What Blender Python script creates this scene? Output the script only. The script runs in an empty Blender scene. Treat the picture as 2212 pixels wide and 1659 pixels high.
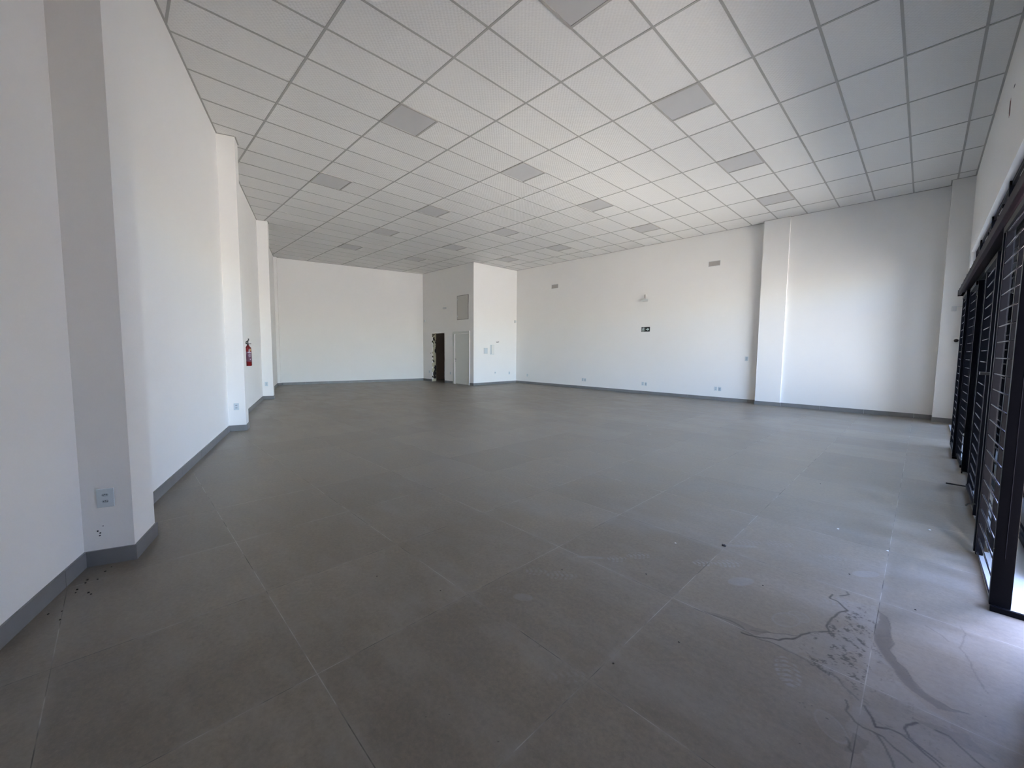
import bpy, bmesh, math, random
import numpy as np
from mathutils import Vector, Matrix, noise as mnoise

random.seed(4)
SC = bpy.context.scene
COL = SC.collection
H = 4.888            # ceiling height
CAMH = 1.4108

# ------------------------------------------------------------------ camera
def rot(a, b, c):
    ca, sa, cb, sb, cc, sc = math.cos(a), math.sin(a), math.cos(b), math.sin(b), math.cos(c), math.sin(c)
    Rz = Matrix(((ca, -sa, 0), (sa, ca, 0), (0, 0, 1)))
    Rx = Matrix(((1, 0, 0), (0, cb, -sb), (0, sb, cb)))
    Ry = Matrix(((cc, 0, sc), (0, 1, 0), (-sc, 0, cc)))
    return Rz @ Rx @ Ry
R = rot(0.7990603, -0.0753611, -0.0077673)
cam_data = bpy.data.cameras.new('camera')
cam = bpy.data.objects.new('camera', cam_data)
COL.objects.link(cam)
M = Matrix.Identity(4)
for r in range(3):
    M[r][0] = R[r][0]; M[r][1] = R[r][2]; M[r][2] = -R[r][1]
M.translation = (0, 0, CAMH)
cam.matrix_world = M
cam_data.sensor_width = 36
cam_data.sensor_fit = 'HORIZONTAL'
cam_data.lens = 869.698 / 2212 * 36
cam_data.shift_x = 6.397 / 2212
cam_data.shift_y = -6.046 / 2212
cam_data.clip_start = 0.02
cam_data.clip_end = 300
SC.camera = cam

# ------------------------------------------------------------------ world, sun, exposure
w = bpy.data.worlds.new('world'); SC.world = w
w.use_nodes = True
nt = w.node_tree; nt.nodes.clear()
sky = nt.nodes.new('ShaderNodeTexSky')
sky.sky_type = 'NISHITA'; sky.sun_disc = False
sky.sun_elevation = math.radians(62); sky.sun_rotation = math.radians(0)
sky.air_density = 1.0; sky.dust_density = 0.8; sky.ozone_density = 1.0
bg = nt.nodes.new('ShaderNodeBackground'); bg.inputs[1].default_value = 0.75
out = nt.nodes.new('ShaderNodeOutputWorld')
tint = nt.nodes.new('ShaderNodeMix'); tint.data_type = 'RGBA'; tint.blend_type = 'MULTIPLY'; tint.inputs[0].default_value = 1
tint.inputs[7].default_value = (.96, .925, 1.09, 1)
nt.links.new(sky.outputs[0], tint.inputs[6]); nt.links.new(tint.outputs[2], bg.inputs[0]); nt.links.new(bg.outputs[0], out.inputs[0])

sd = bpy.data.lights.new('sun', 'SUN'); sd.energy = 16.0; sd.angle = math.radians(0.6); sd.color = (1.0, 0.84, 0.64)
sun = bpy.data.objects.new('sun', sd); COL.objects.link(sun)
sdir = Vector((-0.05, -0.50, -0.86)).normalized()     # travels along the facade, never through it
sun.rotation_euler = sdir.to_track_quat('-Z', 'Y').to_euler()
sun.location = (3, 10, 12)

SC.view_settings.view_transform = 'Standard'
SC.view_settings.look = 'None'
SC.view_settings.gamma = 1
SC.view_settings.use_curve_mapping = False
SC.view_settings.exposure = 2.54

# ------------------------------------------------------------------ materials
def newmat(name):
    m = bpy.data.materials.new(name); m.use_nodes = True
    t = m.node_tree; t.nodes.clear()
    o = t.nodes.new('ShaderNodeOutputMaterial')
    b = t.nodes.new('ShaderNodeBsdfPrincipled')
    t.links.new(b.outputs[0], o.inputs[0])
    return m, t, b
def N(t, typ, **k):
    n = t.nodes.new(typ)
    for a, v in k.items(): setattr(n, a, v)
    return n
def setin(n, d):
    for k, v in d.items(): n.inputs[k].default_value = v
def coords(t):
    return N(t, 'ShaderNodeTexCoord').outputs['Object']
def math_(t, op, a, b=None, c=None):
    n = N(t, 'ShaderNodeMath', operation=op)
    for i, v in enumerate((a, b, c)):
        if v is None: continue
        if isinstance(v, (int, float)): n.inputs[i].default_value = v
        else: t.links.new(v, n.inputs[i])
    return n.outputs[0]
def mixc(t, fac, a, b, mode='MIX'):
    n = N(t, 'ShaderNodeMix', data_type='RGBA', blend_type=mode)
    if isinstance(fac, (int, float)): n.inputs[0].default_value = fac
    else: t.links.new(fac, n.inputs[0])
    for s, v in ((6, a), (7, b)):
        if isinstance(v, tuple): n.inputs[s].default_value = (*v, 1) if len(v) == 3 else v
        else: t.links.new(v, n.inputs[s])
    return n.outputs[2]
def maprange(t, v, a, b, c, d):
    n = N(t, 'ShaderNodeMapRange'); t.links.new(v, n.inputs[0])
    for i, x in enumerate((a, b, c, d)): n.inputs[i + 1].default_value = x
    return n.outputs[0]
def noise(t, co, scale, detail=4, rough=.55, out='Fac'):
    n = N(t, 'ShaderNodeTexNoise'); setin(n, {'Scale': scale, 'Detail': detail, 'Roughness': rough})
    t.links.new(co, n.inputs['Vector']); return n.outputs[out]
def bump(t, b, h, strength, dist=.002):
    n = N(t, 'ShaderNodeBump'); setin(n, {'Strength': strength, 'Distance': dist})
    t.links.new(h, n.inputs['Height']); t.links.new(n.outputs[0], b.inputs['Normal']); return n

def simple(name, col, rough=.5, metal=0.0, var=.06, nscale=30, bstr=0.0, spec=.5):
    m, t, b = newmat(name)
    co = coords(t)
    n = noise(t, co, nscale)
    lo = tuple(c * (1 - var) for c in col); hi = tuple(min(1, c * (1 + var)) for c in col)
    t.links.new(mixc(t, n, lo, hi), b.inputs['Base Color'])
    setin(b, {'Roughness': rough, 'Metallic': metal, 'Specular IOR Level': spec})
    if bstr: bump(t, b, n, bstr)
    return m

MAT = {}
# painted plaster
m, t, b = newmat('wall_paint'); co = coords(t)
n1 = noise(t, co, 1.2, 3); n2 = noise(t, co, 55, 3, .6)
c = mixc(t, n1, (.86, .84, .805), (.89, .87, .84))
t.links.new(c, b.inputs['Base Color']); setin(b, {'Roughness': .62, 'Specular IOR Level': .3})
bump(t, b, n2, .25, .0012); MAT['wall'] = m
MAT['dark_wall'] = simple('bare_render', (.70, .62, .55), .9, bstr=.4)
MAT['white_paint'] = simple('white_gloss_paint', (.80, .79, .75), .4, var=.02)
MAT['frame_white'] = simple('door_frame_white', (.83, .82, .79), .4, var=.02)
MAT['tbar'] = simple('grey_ceiling_grid', (.42, .41, .38), .5, var=.05)
MAT['diffuser'] = simple('grey_opal_diffuser', (.57, .56, .55), .35, var=.03, nscale=4)
MAT['panel_frame'] = simple('panel_frame_grey', (.44, .42, .39), .45)
MAT['black'] = simple('black_painted_steel', (.0022, .0022, .0035), .40, var=.3, nscale=60, spec=.09)
MAT['rod'] = simple('dark_round_steel_bar', (.035, .035, .042), .25, metal=.35, var=.2)
MAT['railtop'] = simple('brown_grey_steel_rail', (.020, .013, .018), .6, var=.2, spec=.12)
MAT['steel'] = simple('dull_steel', (.35, .35, .35), .35, metal=.9)
MAT['plastic'] = simple('white_plastic', (.62, .68, .70), .35, var=.02)
MAT['plastic2'] = simple('grey_white_plastic', (.62, .63, .62), .35, var=.02)
MAT['socket'] = simple('socket_recess', (.42, .48, .52), .4, var=.02)
MAT['hole'] = simple('dark_hole', (.02, .02, .025), .8)
MAT['red'] = simple('red_enamel', (.16, .006, .008), .22, var=.08)
MAT['black_plastic'] = simple('black_plastic', (.012, .012, .012), .4)
MAT['label'] = simple('dark_purple_label', (.10, .02, .05), .4)
MAT['label_white'] = simple('label_print', (.55, .45, .52), .5)
MAT['yellow'] = simple('yellow_seal', (.55, .36, .16), .5)
MAT['sign'] = simple('black_green_sign_plate', (.004, .012, .009), .6, var=.05)
MAT['sign_white'] = simple('sign_print_white', (.85, .95, .9), .5, var=.02)
MAT['hatch'] = simple('hatch_grey_paint', (.60, .58, .53), .5, var=.03)
MAT['seam'] = simple('grey_seam', (.30, .29, .27), .7)
MAT['door'] = simple('door_leaf_paint', (.70, .71, .66), .42, var=.02)
MAT['vent'] = simple('vent_grey', (.42, .39, .36), .6)
MAT['ceramic'] = simple('grey_ceramic', (.35, .35, .34), .2)
MAT['rubble'] = simple('plaster_lump', (.75, .75, .70), .9, bstr=.6)
MAT['pebble'] = simple('dark_grit', (.05, .045, .04), .9, bstr=.6)
MAT['stone'] = simple('grey_granite_threshold', (.40, .42, .43), .35, var=.12, nscale=120)
MAT['brick_pink'] = simple('exposed_pink_brick', (.32, .17, .15), .9, var=.3, nscale=40)
MAT['leaf'] = simple('hedge_leaf', (.08, .14, .04), .7, var=.5, nscale=6)
MAT['grey_strip'] = simple('grey_aluminium', (.30, .31, .32), .35, metal=.5)

# baseboard porcelain
m, t, b = newmat('baseboard_porcelain'); co = coords(t)
n1 = noise(t, co, 5, 5); t.links.new(mixc(t, n1, (.17, .168, .165), (.25, .248, .245)), b.inputs['Base Color'])
setin(b, {'Roughness': .42}); MAT['base'] = m

# ceiling tile
m, t, b = newmat('ceiling_tile_weave'); co = coords(t)
sep = N(t, 'ShaderNodeSeparateXYZ'); t.links.new(co, sep.inputs[0])
nz = noise(t, co, 22, 2); nz2 = noise(t, co, 90, 3)
k = 2 * math.pi / .052
xx = math_(t, 'ADD', sep.outputs[0], math_(t, 'MULTIPLY', nz, .045))
yy = math_(t, 'ADD', sep.outputs[1], math_(t, 'MULTIPLY', nz, -.045))
s1 = math_(t, 'SINE', math_(t, 'MULTIPLY', xx, k)); s2 = math_(t, 'SINE', math_(t, 'MULTIPLY', yy, k))
wv = math_(t, 'MULTIPLY', s1, s2)
wv2 = math_(t, 'ADD', math_(t, 'MULTIPLY', wv, 1.0), math_(t, 'MULTIPLY', nz2, .5))
fac = maprange(t, wv, -1, 1, 0, 1)
# a slight difference in shade from tile to tile
fx = math_(t, 'FLOOR', math_(t, 'DIVIDE', math_(t, 'ADD', sep.outputs[0], 2.8627), .625))
fy = math_(t, 'FLOOR', math_(t, 'DIVIDE', math_(t, 'SUBTRACT', sep.outputs[1], 5.5425), 1.25))
cmb = N(t, 'ShaderNodeCombineXYZ'); t.links.new(fx, cmb.inputs[0]); t.links.new(fy, cmb.inputs[1])
wn = N(t, 'ShaderNodeTexWhiteNoise', noise_dimensions='2D'); t.links.new(cmb.outputs[0], wn.inputs['Vector'])
base = mixc(t, fac, (.80, .785, .755), (.845, .83, .80))
tone = maprange(t, wn.outputs[0], 0, 1, .955, 1.0)
cc = N(t, 'ShaderNodeCombineColor')
for i in range(3): t.links.new(tone, cc.inputs[i])
t.links.new(mixc(t, 1.0, base, cc.outputs[0], 'MULTIPLY'), b.inputs['Base Color'])
setin(b, {'Roughness': .55, 'Specular IOR Level': .35})
bump(t, b, wv2, .28, .004); MAT['tile'] = m

# floor porcelain, with joints, dust, damp film, dirt lines and shoe prints (painted as attribute)
TILE = .8340; FX = -.0921; FY = .5609
m, t, b = newmat('floor_porcelain'); co = coords(t)
sep = N(t, 'ShaderNodeSeparateXYZ'); t.links.new(co, sep.inputs[0])
gx = math_(t, 'DIVIDE', math_(t, 'SUBTRACT', sep.outputs[0], FX), TILE)
gy = math_(t, 'DIVIDE', math_(t, 'SUBTRACT', sep.outputs[1], FY), TILE)
def joint(g):
    f = math_(t, 'FRACT', g)
    return math_(t, 'MULTIPLY', math_(t, 'MINIMUM', f, math_(t, 'SUBTRACT', 1.0, f)), TILE)
jd = math_(t, 'MINIMUM', joint(gx), joint(gy))
jmask = maprange(t, jd, .0013, .0025, 1, 0)
dustband = maprange(t, jd, .0, .028, 1, 0)
cmb = N(t, 'ShaderNodeCombineXYZ')
t.links.new(math_(t, 'FLOOR', gx), cmb.inputs[0]); t.links.new(math_(t, 'FLOOR', gy), cmb.inputs[1])
wn = N(t, 'ShaderNodeTexWhiteNoise', noise_dimensions='2D'); t.links.new(cmb.outputs[0], wn.inputs['Vector'])
add = N(t, 'ShaderNodeVectorMath', operation='MULTIPLY_ADD')
t.links.new(wn.outputs['Color'], add.inputs[0]); add.inputs[1].default_value = (7, 7, 7); t.links.new(co, add.inputs[2])
cl = noise(t, add.outputs[0], 1.7, 6, .62); cf = noise(t, co, 42, 5, .7); cm = noise(t, add.outputs[0], 6.5, 5, .6)
base = mixc(t, maprange(t, cl, .32, .68, 0, 1), (.178, .149, .108), (.285, .240, .178))
base = mixc(t, maprange(t, cm, .36, .64, 0, .65), base, (.215, .186, .145))
base = mixc(t, maprange(t, cf, .38, .68, 0, .45), base, (.115, .100, .082))
base = mixc(t, maprange(t, noise(t, co, 75, 4, .75), .52, .70, 0, .28), base, (.30, .265, .215))
tone = maprange(t, wn.outputs[0], 0, 1, .88, 1.08)
cc = N(t, 'ShaderNodeCombineColor')
for i in range(3): t.links.new(tone, cc.inputs[i])
base = mixc(t, 1.0, base, cc.outputs[0], 'MULTIPLY')
# pale dust film, patchy and stronger along joints
mp = N(t, 'ShaderNodeMapping'); mp.inputs['Scale'].default_value = (1.0, 2.6, 1); mp.inputs['Rotation'].default_value = (0, 0, .75)
t.links.new(co, mp.inputs[0])
ds = noise(t, mp.outputs[0], 1.3, 7, .66)
dmask = math_(t, 'ADD', maprange(t, ds, .46, .70, 0, .42), math_(t, 'MULTIPLY', dustband, maprange(t, ds, .36, .60, 0, .26)))
base = mixc(t, dmask, base, (.33, .305, .265))
at = N(t, 'ShaderNodeAttribute', attribute_name='marks')
sc = N(t, 'ShaderNodeSeparateColor'); t.links.new(at.outputs['Color'], sc.inputs[0])
base = mixc(t, math_(t, 'MULTIPLY', sc.outputs[0], .50), base, (.085, .074, .064))       # damp film
base = mixc(t, math_(t, 'MULTIPLY', sc.outputs[2], .58), base, (.34, .34, .34))          # pale prints
base = mixc(t, math_(t, 'MULTIPLY', sc.outputs[1], .95), base, (.020, .013, .009))       # dirt lines and grit
jn = noise(t, co, 3.0, 3); jcol = mixc(t, maprange(t, jn, .40, .56, 0, 1), (.07, .06, .05), (.38, .345, .30))
jn2 = noise(t, co, 40, 2)
base = mixc(t, math_(t, 'MULTIPLY', jmask, maprange(t, noise(t, co, 9, 3), .34, .56, .35, 1)), base, jcol)
t.links.new(base, b.inputs['Base Color'])
rg = maprange(t, cl, .3, .7, .34, .46)
rg = math_(t, 'ADD', rg, math_(t, 'MULTIPLY', dmask, .35))
rg = math_(t, 'SUBTRACT', rg, math_(t, 'MULTIPLY', sc.outputs[0], .10))
t.links.new(rg, b.inputs['Roughness']); setin(b, {'Specular IOR Level': .62})
bump(t, b, cf, .12, .001); MAT['floor'] = m

# outside paving
m, t, b = newmat('outside_concrete'); co = coords(t)
n1 = noise(t, co, .8, 6, .6); n2 = noise(t, co, 20, 4)
c = mixc(t, n1, (.44, .41, .36), (.56, .52, .46)); c = mixc(t, maprange(t, n2, .4, .7, 0, .25), c, (.36, .34, .31))
t.links.new(c, b.inputs['Base Color']); setin(b, {'Roughness': .85}); MAT['pave'] = m

# broken jamb: cream foam and dark masonry
m, t, b = newmat('broken_jamb'); co = coords(t)
mp = N(t, 'ShaderNodeMapping'); mp.inputs['Scale'].default_value = (3, 3, 1.6); t.links.new(co, mp.inputs[0])
n1 = noise(t, mp.outputs[0], 2.2, 3, .6)
c = mixc(t, maprange(t, n1, .47, .50, 0, 1), (.025, .018, .015), (.62, .58, .42))
t.links.new(c, b.inputs['Base Color']); setin(b, {'Roughness': .95}); bump(t, b, n1, .8, .02); MAT['jamb'] = m

# thin clear glass
def glassmat(name, tint, base=.06):
    m = bpy.data.materials.new(name); m.use_nodes = True; t = m.node_tree; t.nodes.clear()
    o = N(t, 'ShaderNodeOutputMaterial'); mx = N(t, 'ShaderNodeMixShader')
    tr = N(t, 'ShaderNodeBsdfTransparent'); tr.inputs[0].default_value = (*tint, 1)
    gl = N(t, 'ShaderNodeBsdfGlossy'); gl.inputs['Roughness'].default_value = .01
    fr = N(t, 'ShaderNodeFresnel'); fr.inputs[0].default_value = 1.45
    t.links.new(fr.outputs[0], mx.inputs[0]); t.links.new(tr.outputs[0], mx.inputs[1]); t.links.new(gl.outputs[0], mx.inputs[2])
    t.links.new(mx.outputs[0], o.inputs[0]); return m
MAT['glass'] = glassmat('clear_glass', (.93, .97, .96))

# ------------------------------------------------------------------ mesh helpers
class MB:
    def __init__(s): s.bm = bmesh.new()
    def box(s, x0, x1, y0, y1, z0, z1, bev=0.0, mat=None):
        r = bmesh.ops.create_cube(s.bm, size=1)
        vs = r['verts']
        for v in vs:
            v.co = Vector((x0 if v.co.x < 0 else x1, y0 if v.co.y < 0 else y1, z0 if v.co.z < 0 else z1))
        if bev:
            es = list({e for v in vs for e in v.link_edges})
            r2 = bmesh.ops.bevel(s.bm, geom=es, offset=bev, segments=2, profile=.7, affect='EDGES')
            vs = list({v for f in r2['faces'] for v in f.verts} | {v for v in vs if v.is_valid})
        if mat is not None:
            for v in vs: v.co = mat @ v.co
        return s
    def cyl(s, p, q, r, r2=None, seg=16, cap=True):
        p = Vector(p); q = Vector(q); d = q - p
        res = bmesh.ops.create_cone(s.bm, cap_ends=cap, segments=seg, radius1=r, radius2=r if r2 is None else r2, depth=d.length)
        Q = d.to_track_quat('Z', 'Y').to_matrix().to_4x4(); Q.translation = (p + q) / 2
        for v in res['verts']: v.co = Q @ v.co
        return s
    def prism(s, pts, mat, depth):          # pts in local XY, extruded in local +Z by depth
        a = [s.bm.verts.new(mat @ Vector((x, y, 0))) for x, y in pts]
        c = [s.bm.verts.new(mat @ Vector((x, y, depth))) for x, y in pts]
        s.bm.faces.new(a[::-1]); s.bm.faces.new(c)
        n = len(pts)
        for i in range(n): s.bm.faces.new((a[i], a[(i + 1) % n], c[(i + 1) % n], c[i]))
        return s
    def lathe(s, prof, center, seg=32):
        rings = []
        for r, z in prof:
            rings.append([s.bm.verts.new((center[0] + r * math.cos(2 * math.pi * i / seg), center[1] + r * math.sin(2 * math.pi * i / seg), center[2] + z)) for i in range(seg)])
        for a, c in zip(rings, rings[1:]):
            for i in range(seg): s.bm.faces.new((a[i], a[(i + 1) % seg], c[(i + 1) % seg], c[i]))
        s.bm.faces.new(rings[0][::-1]); s.bm.faces.new(rings[-1]); return s
    def tube(s, pts, r, seg=8):
        for a, c in zip(pts, pts[1:]): s.cyl(a, c, r, seg=seg)
        for a in pts[1:-1]:
            q = bmesh.ops.create_uvsphere(s.bm, u_segments=seg, v_segments=6, radius=r)
            for v in q['verts']: v.co += Vector(a)
        return s
    def build(s, name, mat, parent=None, kind=None, smooth=False, label=None):
        me = bpy.data.meshes.new(name)
        bmesh.ops.recalc_face_normals(s.bm, faces=s.bm.faces)
        if smooth:
            for f in s.bm.faces: f.smooth = len(f.verts) <= 4 and f.calc_area() < .01
        s.bm.to_mesh(me); s.bm.free(); me.materials.append(MAT[mat] if isinstance(mat, str) else mat)
        o = bpy.data.objects.new(name, me); COL.objects.link(o)
        if parent is not None:
            o.parent = parent; o.matrix_parent_inverse = parent.matrix_world.inverted()
        if kind: o['kind'] = kind
        if label: o['label'] = label
        return o
def tag(o, label, cat, group=None):
    o['label'] = label; o['category'] = cat
    if group: o['group'] = group
    return o
def thing(name, label, cat, loc, rotz=0, group=None, mat=None):
    o = bpy.data.objects.new(name, None); COL.objects.link(o); o.empty_display_size = .1
    o.matrix_world = mat if mat is not None else Matrix.Translation(loc) @ Matrix.Rotation(rotz, 4, 'Z')
    return tag(o, label, cat, group)
def lpart(mb, name, mat, parent, **k):       # mesh in the thing's local coordinates
    o = mb.build(name, mat, None, **k); o.parent = parent; return o
def frame(origin, u, v):                     # local x=u, y=v(up), z=out of the wall
    u = Vector(u).normalized(); v = Vector(v).normalized(); n = u.cross(v)
    m = Matrix.Identity(4)
    for r in range(3): m[r][0] = u[r]; m[r][1] = v[r]; m[r][2] = n[r]
    m.translation = origin; return m

# ------------------------------------------------------------------ room plan
dL = Vector((-.9473, .3202, 0)); nL = Vector((.3202, .9473, 0))
SL = -.33797
def left_at(x): return Vector((x, 1.315 + SL * (x + 8.197), 0))
LW0 = left_at(.75); LW1 = left_at(-17.55)
BK0 = Vector((-17.45, 4.45, 0)); BK1 = Vector((-16.25, 10.23, 0))
BOXX = -12.56; BOXY = 10.23; RY1 = 12.65; RY2 = 12.54; FRX = .51
OPY0, OPY1, OPZ = 3.17, 11.75, 3.352

def slab(name, a, c, thick, z0, z1, mat='wall', kind='structure'):
    a = Vector(a); c = Vector(c); d = (c - a); d.z = 0; L = d.length; d.normalize()
    n = Vector((-d.y, d.x, 0))          # left of travel = outside
    m = Matrix.Identity(4)
    for r in range(3): m[r][0] = d[r]; m[r][1] = n[r]
    m.translation = (a.x, a.y, 0)
    o = MB().box(0, L, 0, thick, z0, z1).build(name, mat, kind=kind); o.matrix_world = m; return o

# left wall: outside lies at -nL ; travel chosen so that left-of-travel = -nL
slab('wall_left', LW1 + dL * .3, LW0, .2, -.1, H + .1) if (Vector((-( LW0-LW1).normalized().y, (LW0-LW1).normalized().x,0)).dot(-nL) > 0) else slab('wall_left', LW0, LW1 + dL * .3, .2, -.1, H + .1)
def auto_slab(name, a, c, inside, thick, z0, z1, mat='wall'):
    a = Vector(a); c = Vector(c); d = (c - a).normalized(); n = Vector((-d.y, d.x, 0))
    if n.dot(Vector((inside[0], inside[1], 0)) - a) > 0: a, c = c, a
    return slab(name, a, c, thick, z0, z1, mat)
ctr = (-6, 7)
dB = (BK1 - BK0).normalized()
auto_slab('wall_back', BK0 - dB * .3, BK1 + dB * .2, ctr, .2, -.1, H + .1)
# right wall: two bays at slightly different depth
mb = MB()
mb.box(BOXX - .12, -2.9, RY1, RY1 + .25, -.1, H + .1)
mb.box(-2.9, .75, RY2, RY2 + .36, -.1, H + .1)
mb.build('wall_right', 'wall', kind='structure')
# service block: front face and pierced side
mb = MB(); mb.box(BOXX - .15, BOXX, BOXY + .001, RY1 + .1, -.1, H + .1); mb.build('wall_block_front', 'wall', kind='structure')
HX0, HX1, HZ = -15.535, -14.54, 2.175
DX0, DX1, DZ = -13.93, -12.80, 2.20
mb = MB(); T = .225
mb.box(-16.6, HX0, BOXY, BOXY + T, -.1, H + .1)
mb.box(HX1, DX0 + .06, BOXY, BOXY + T, -.1, H + .1)
mb.box(DX1 - .06, BOXX - .1505, BOXY, BOXY + T, -.1, H + .1)
mb.box(BOXX - .1505, BOXX, BOXY, BOXY + .001, -.1, H + .1)
mb.box(HX0, HX1, BOXY, BOXY + T, HZ, H + .1)
mb.box(DX0 + .06, DX1 - .06, BOXY, BOXY + T, DZ - .06, H + .1)
mb.build('wall_block_side', 'wall', kind='structure')
# small dark washroom behind the broken opening
mb = MB()
mb.box(-16.75, -16.6, BOXY, RY1 + .2, -.1, 3.0)
mb.box(-14.25, -14.1, BOXY + T, RY1 + .2, -.1, 3.0)
mb.box(-16.75, -14.1, 12.4, 12.65, -.1, 3.0)
mb.box(-16.75, -14.1, BOXY + T, 12.65, 2.9, 3.05)
mb.build('wall_washroom', 'dark_wall', kind='structure')

# front wall with the wide opening
mb = MB()
mb.box(FRX, FRX + .22, OPY1, RY2 + .3, -.1, H + .1)
mb.box(FRX, FRX + .22, -2.3, OPY0, -.1, H + .1)
mb.box(FRX, FRX + .22, OPY0, OPY1, OPZ, H + .1)
mb.build('wall_front', 'wall', kind='structure')

# pilasters
mi = 1
def pil(name, quad):
    m4 = Matrix.Translation((0, 0, -.05))
    mb = MB(); mb.prism(quad, m4, H + .05 + .02); return mb.build(name, 'wall', kind='structure')
def leftpil(x, off, wdt):
    p = left_at(x) - nL * .05
    a = p; b_ = p + nL * (off + .05); c_ = b_ + dL * wdt; d_ = p + dL * wdt
    return [(v.x, v.y) for v in (a, b_, c_, d_)]
PIL = [(-3.686, .25, .37), (-8.197, .25, .29), (-12.784, .26, .26), (-17.30, .10, .4)]
for i, (x, o_, w_) in enumerate(PIL): pil('trim_%d' % (i + 1), leftpil(x, o_, w_))
CY1 = 12.49; CY2 = 12.16
pil('trim_5', [(-3.165, CY1), (-2.58, CY1), (-2.58, 12.8), (-3.165, 12.8)])
pil('trim_6', [(.195, CY2), (FRX + .1, CY2), (FRX + .1, 12.7), (.195, 12.7)])

# baseboards: short porcelain strips that follow a path, a hairline gap between strips
def baseboard(name, path, inside_left, hgt=.10, th=.012):
    mb = MB(); pts = [Vector((p[0], p[1], 0)) for p in path]
    n = len(pts); offs = []
    for i in range(n):
        ns = []
        for a, c in ((i - 1, i), (i, i + 1)):
            if 0 <= a and c < n:
                d = (pts[c] - pts[a]).normalized(); nn = Vector((-d.y, d.x, 0)); ns.append(nn if inside_left else -nn)
        if len(ns) == 1: offs.append(ns[0] * th)
        else:
            s_ = ns[0] + ns[1]; offs.append(s_ * (th * 2 / s_.length_squared) if s_.length > .1 else ns[0] * th)
    for i in range(n - 1):
        a, c = pts[i], pts[i + 1]; L = (c - a).length; k = max(1, math.ceil(L / .834)); oa, oc = offs[i], offs[i + 1]
        for j in range(k):
            t0 = min(1, j * .834 / L); t1 = min(1, (j + 1) * .834 / L)
            g0 = .0015 / L if j else 0; g1 = .0015 / L if j < k - 1 else 0
            t0 += g0; t1 -= g1
            if t1 - t0 < .002: continue
            P0 = a.lerp(c, t0); P1 = a.lerp(c, t1)
            d = (c - a).normalized(); nn = Vector((-d.y, d.x, 0)); nn = nn if inside_left else -nn
            Q0 = P0 + (oa if t0 == 0 else nn * th); Q1 = P1 + (oc if t1 == 1 else nn * th)
            mb.prism([(P0.x, P0.y), (P1.x, P1.y), (Q1.x, Q1.y), (Q0.x, Q0.y)], Matrix.Identity(4), hgt)
    return mb.build(name, 'base', kind='structure')
path = [left_at(.50)]
for x, o_, w_ in PIL[:3]:
    p = left_at(x); path += [p, p + nL * o_, p + nL * o_ + dL * w_, p + dL * w_]
p4 = left_at(-17.30); path += [p4, p4 + nL * .10]
e = BK0 + dB * .12
path += [Vector((BK0.x + .045, e.y + .02, 0))]
bl = baseboard('baseboard_left', [(v.x, v.y) for v in path], False)
baseboard('baseboard_back', [(BK0.x + .03, BK0.y + .12), (BK1.x, BK1.y)], False)
baseboard('baseboard_block_side_1', [(BK1.x, BOXY), (HX0 - .0, BOXY)], False)
baseboard('baseboard_block_side_2', [(HX1, BOXY), (DX0, BOXY)], False)
baseboard('baseboard_block', [(DX1, BOXY), (BOXX, BOXY), (BOXX, RY1)], False)
baseboard('baseboard_right', [(BOXX, RY1), (-3.165, RY1), (-3.165, CY1), (-2.58, CY1), (-2.58, RY2), (.195, RY2), (.195, CY2), (FRX, CY2)], False)
baseboard('baseboard_front', [(FRX, CY2), (FRX, OPY1)], False)

# ------------------------------------------------------------------ floor with marks
def seg_dist(P, A, B):
    d = B - A; L2 = (d ** 2).sum()
    t_ = np.clip(((P - A) @ d) / max(L2, 1e-9), 0, 1)
    return np.sqrt(((P - (A + t_[:, None] * d)) ** 2).sum(1))
def poly_dist(P, pts):
    r = np.full(len(P), 9.0)
    for a, c in zip(pts, pts[1:]): r = np.minimum(r, seg_dist(P, np.array(a), np.array(c)))
    return r
def in_poly(P, poly):
    x, y = P[:, 0], P[:, 1]; c = np.zeros(len(P), bool); n = len(poly)
    for i in range(n):
        x0, y0 = poly[i]; x1, y1 = poly[i - 1]
        k = ((y0 > y) != (y1 > y)); c ^= k & (x < (x1 - x0) * (y - y0) / (y1 - y0 + 1e-12) + x0)
    return c
def vnoise(P, s, seed=0):
    q = P * s + seed * 17.3; i = np.floor(q).astype(int); f = q - i; f = f * f * (3 - 2 * f)
    def h(a, c):
        v = np.sin(a * 127.1 + c * 311.7 + seed * 74.7) * 43758.5453; return v - np.floor(v)
    a = h(i[:, 0], i[:, 1]); b_ = h(i[:, 0] + 1, i[:, 1]); c = h(i[:, 0], i[:, 1] + 1); d = h(i[:, 0] + 1, i[:, 1] + 1)
    return (a * (1 - f[:, 0]) + b_ * f[:, 0]) * (1 - f[:, 1]) + (c * (1 - f[:, 0]) + d * f[:, 0]) * f[:, 1]
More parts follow.
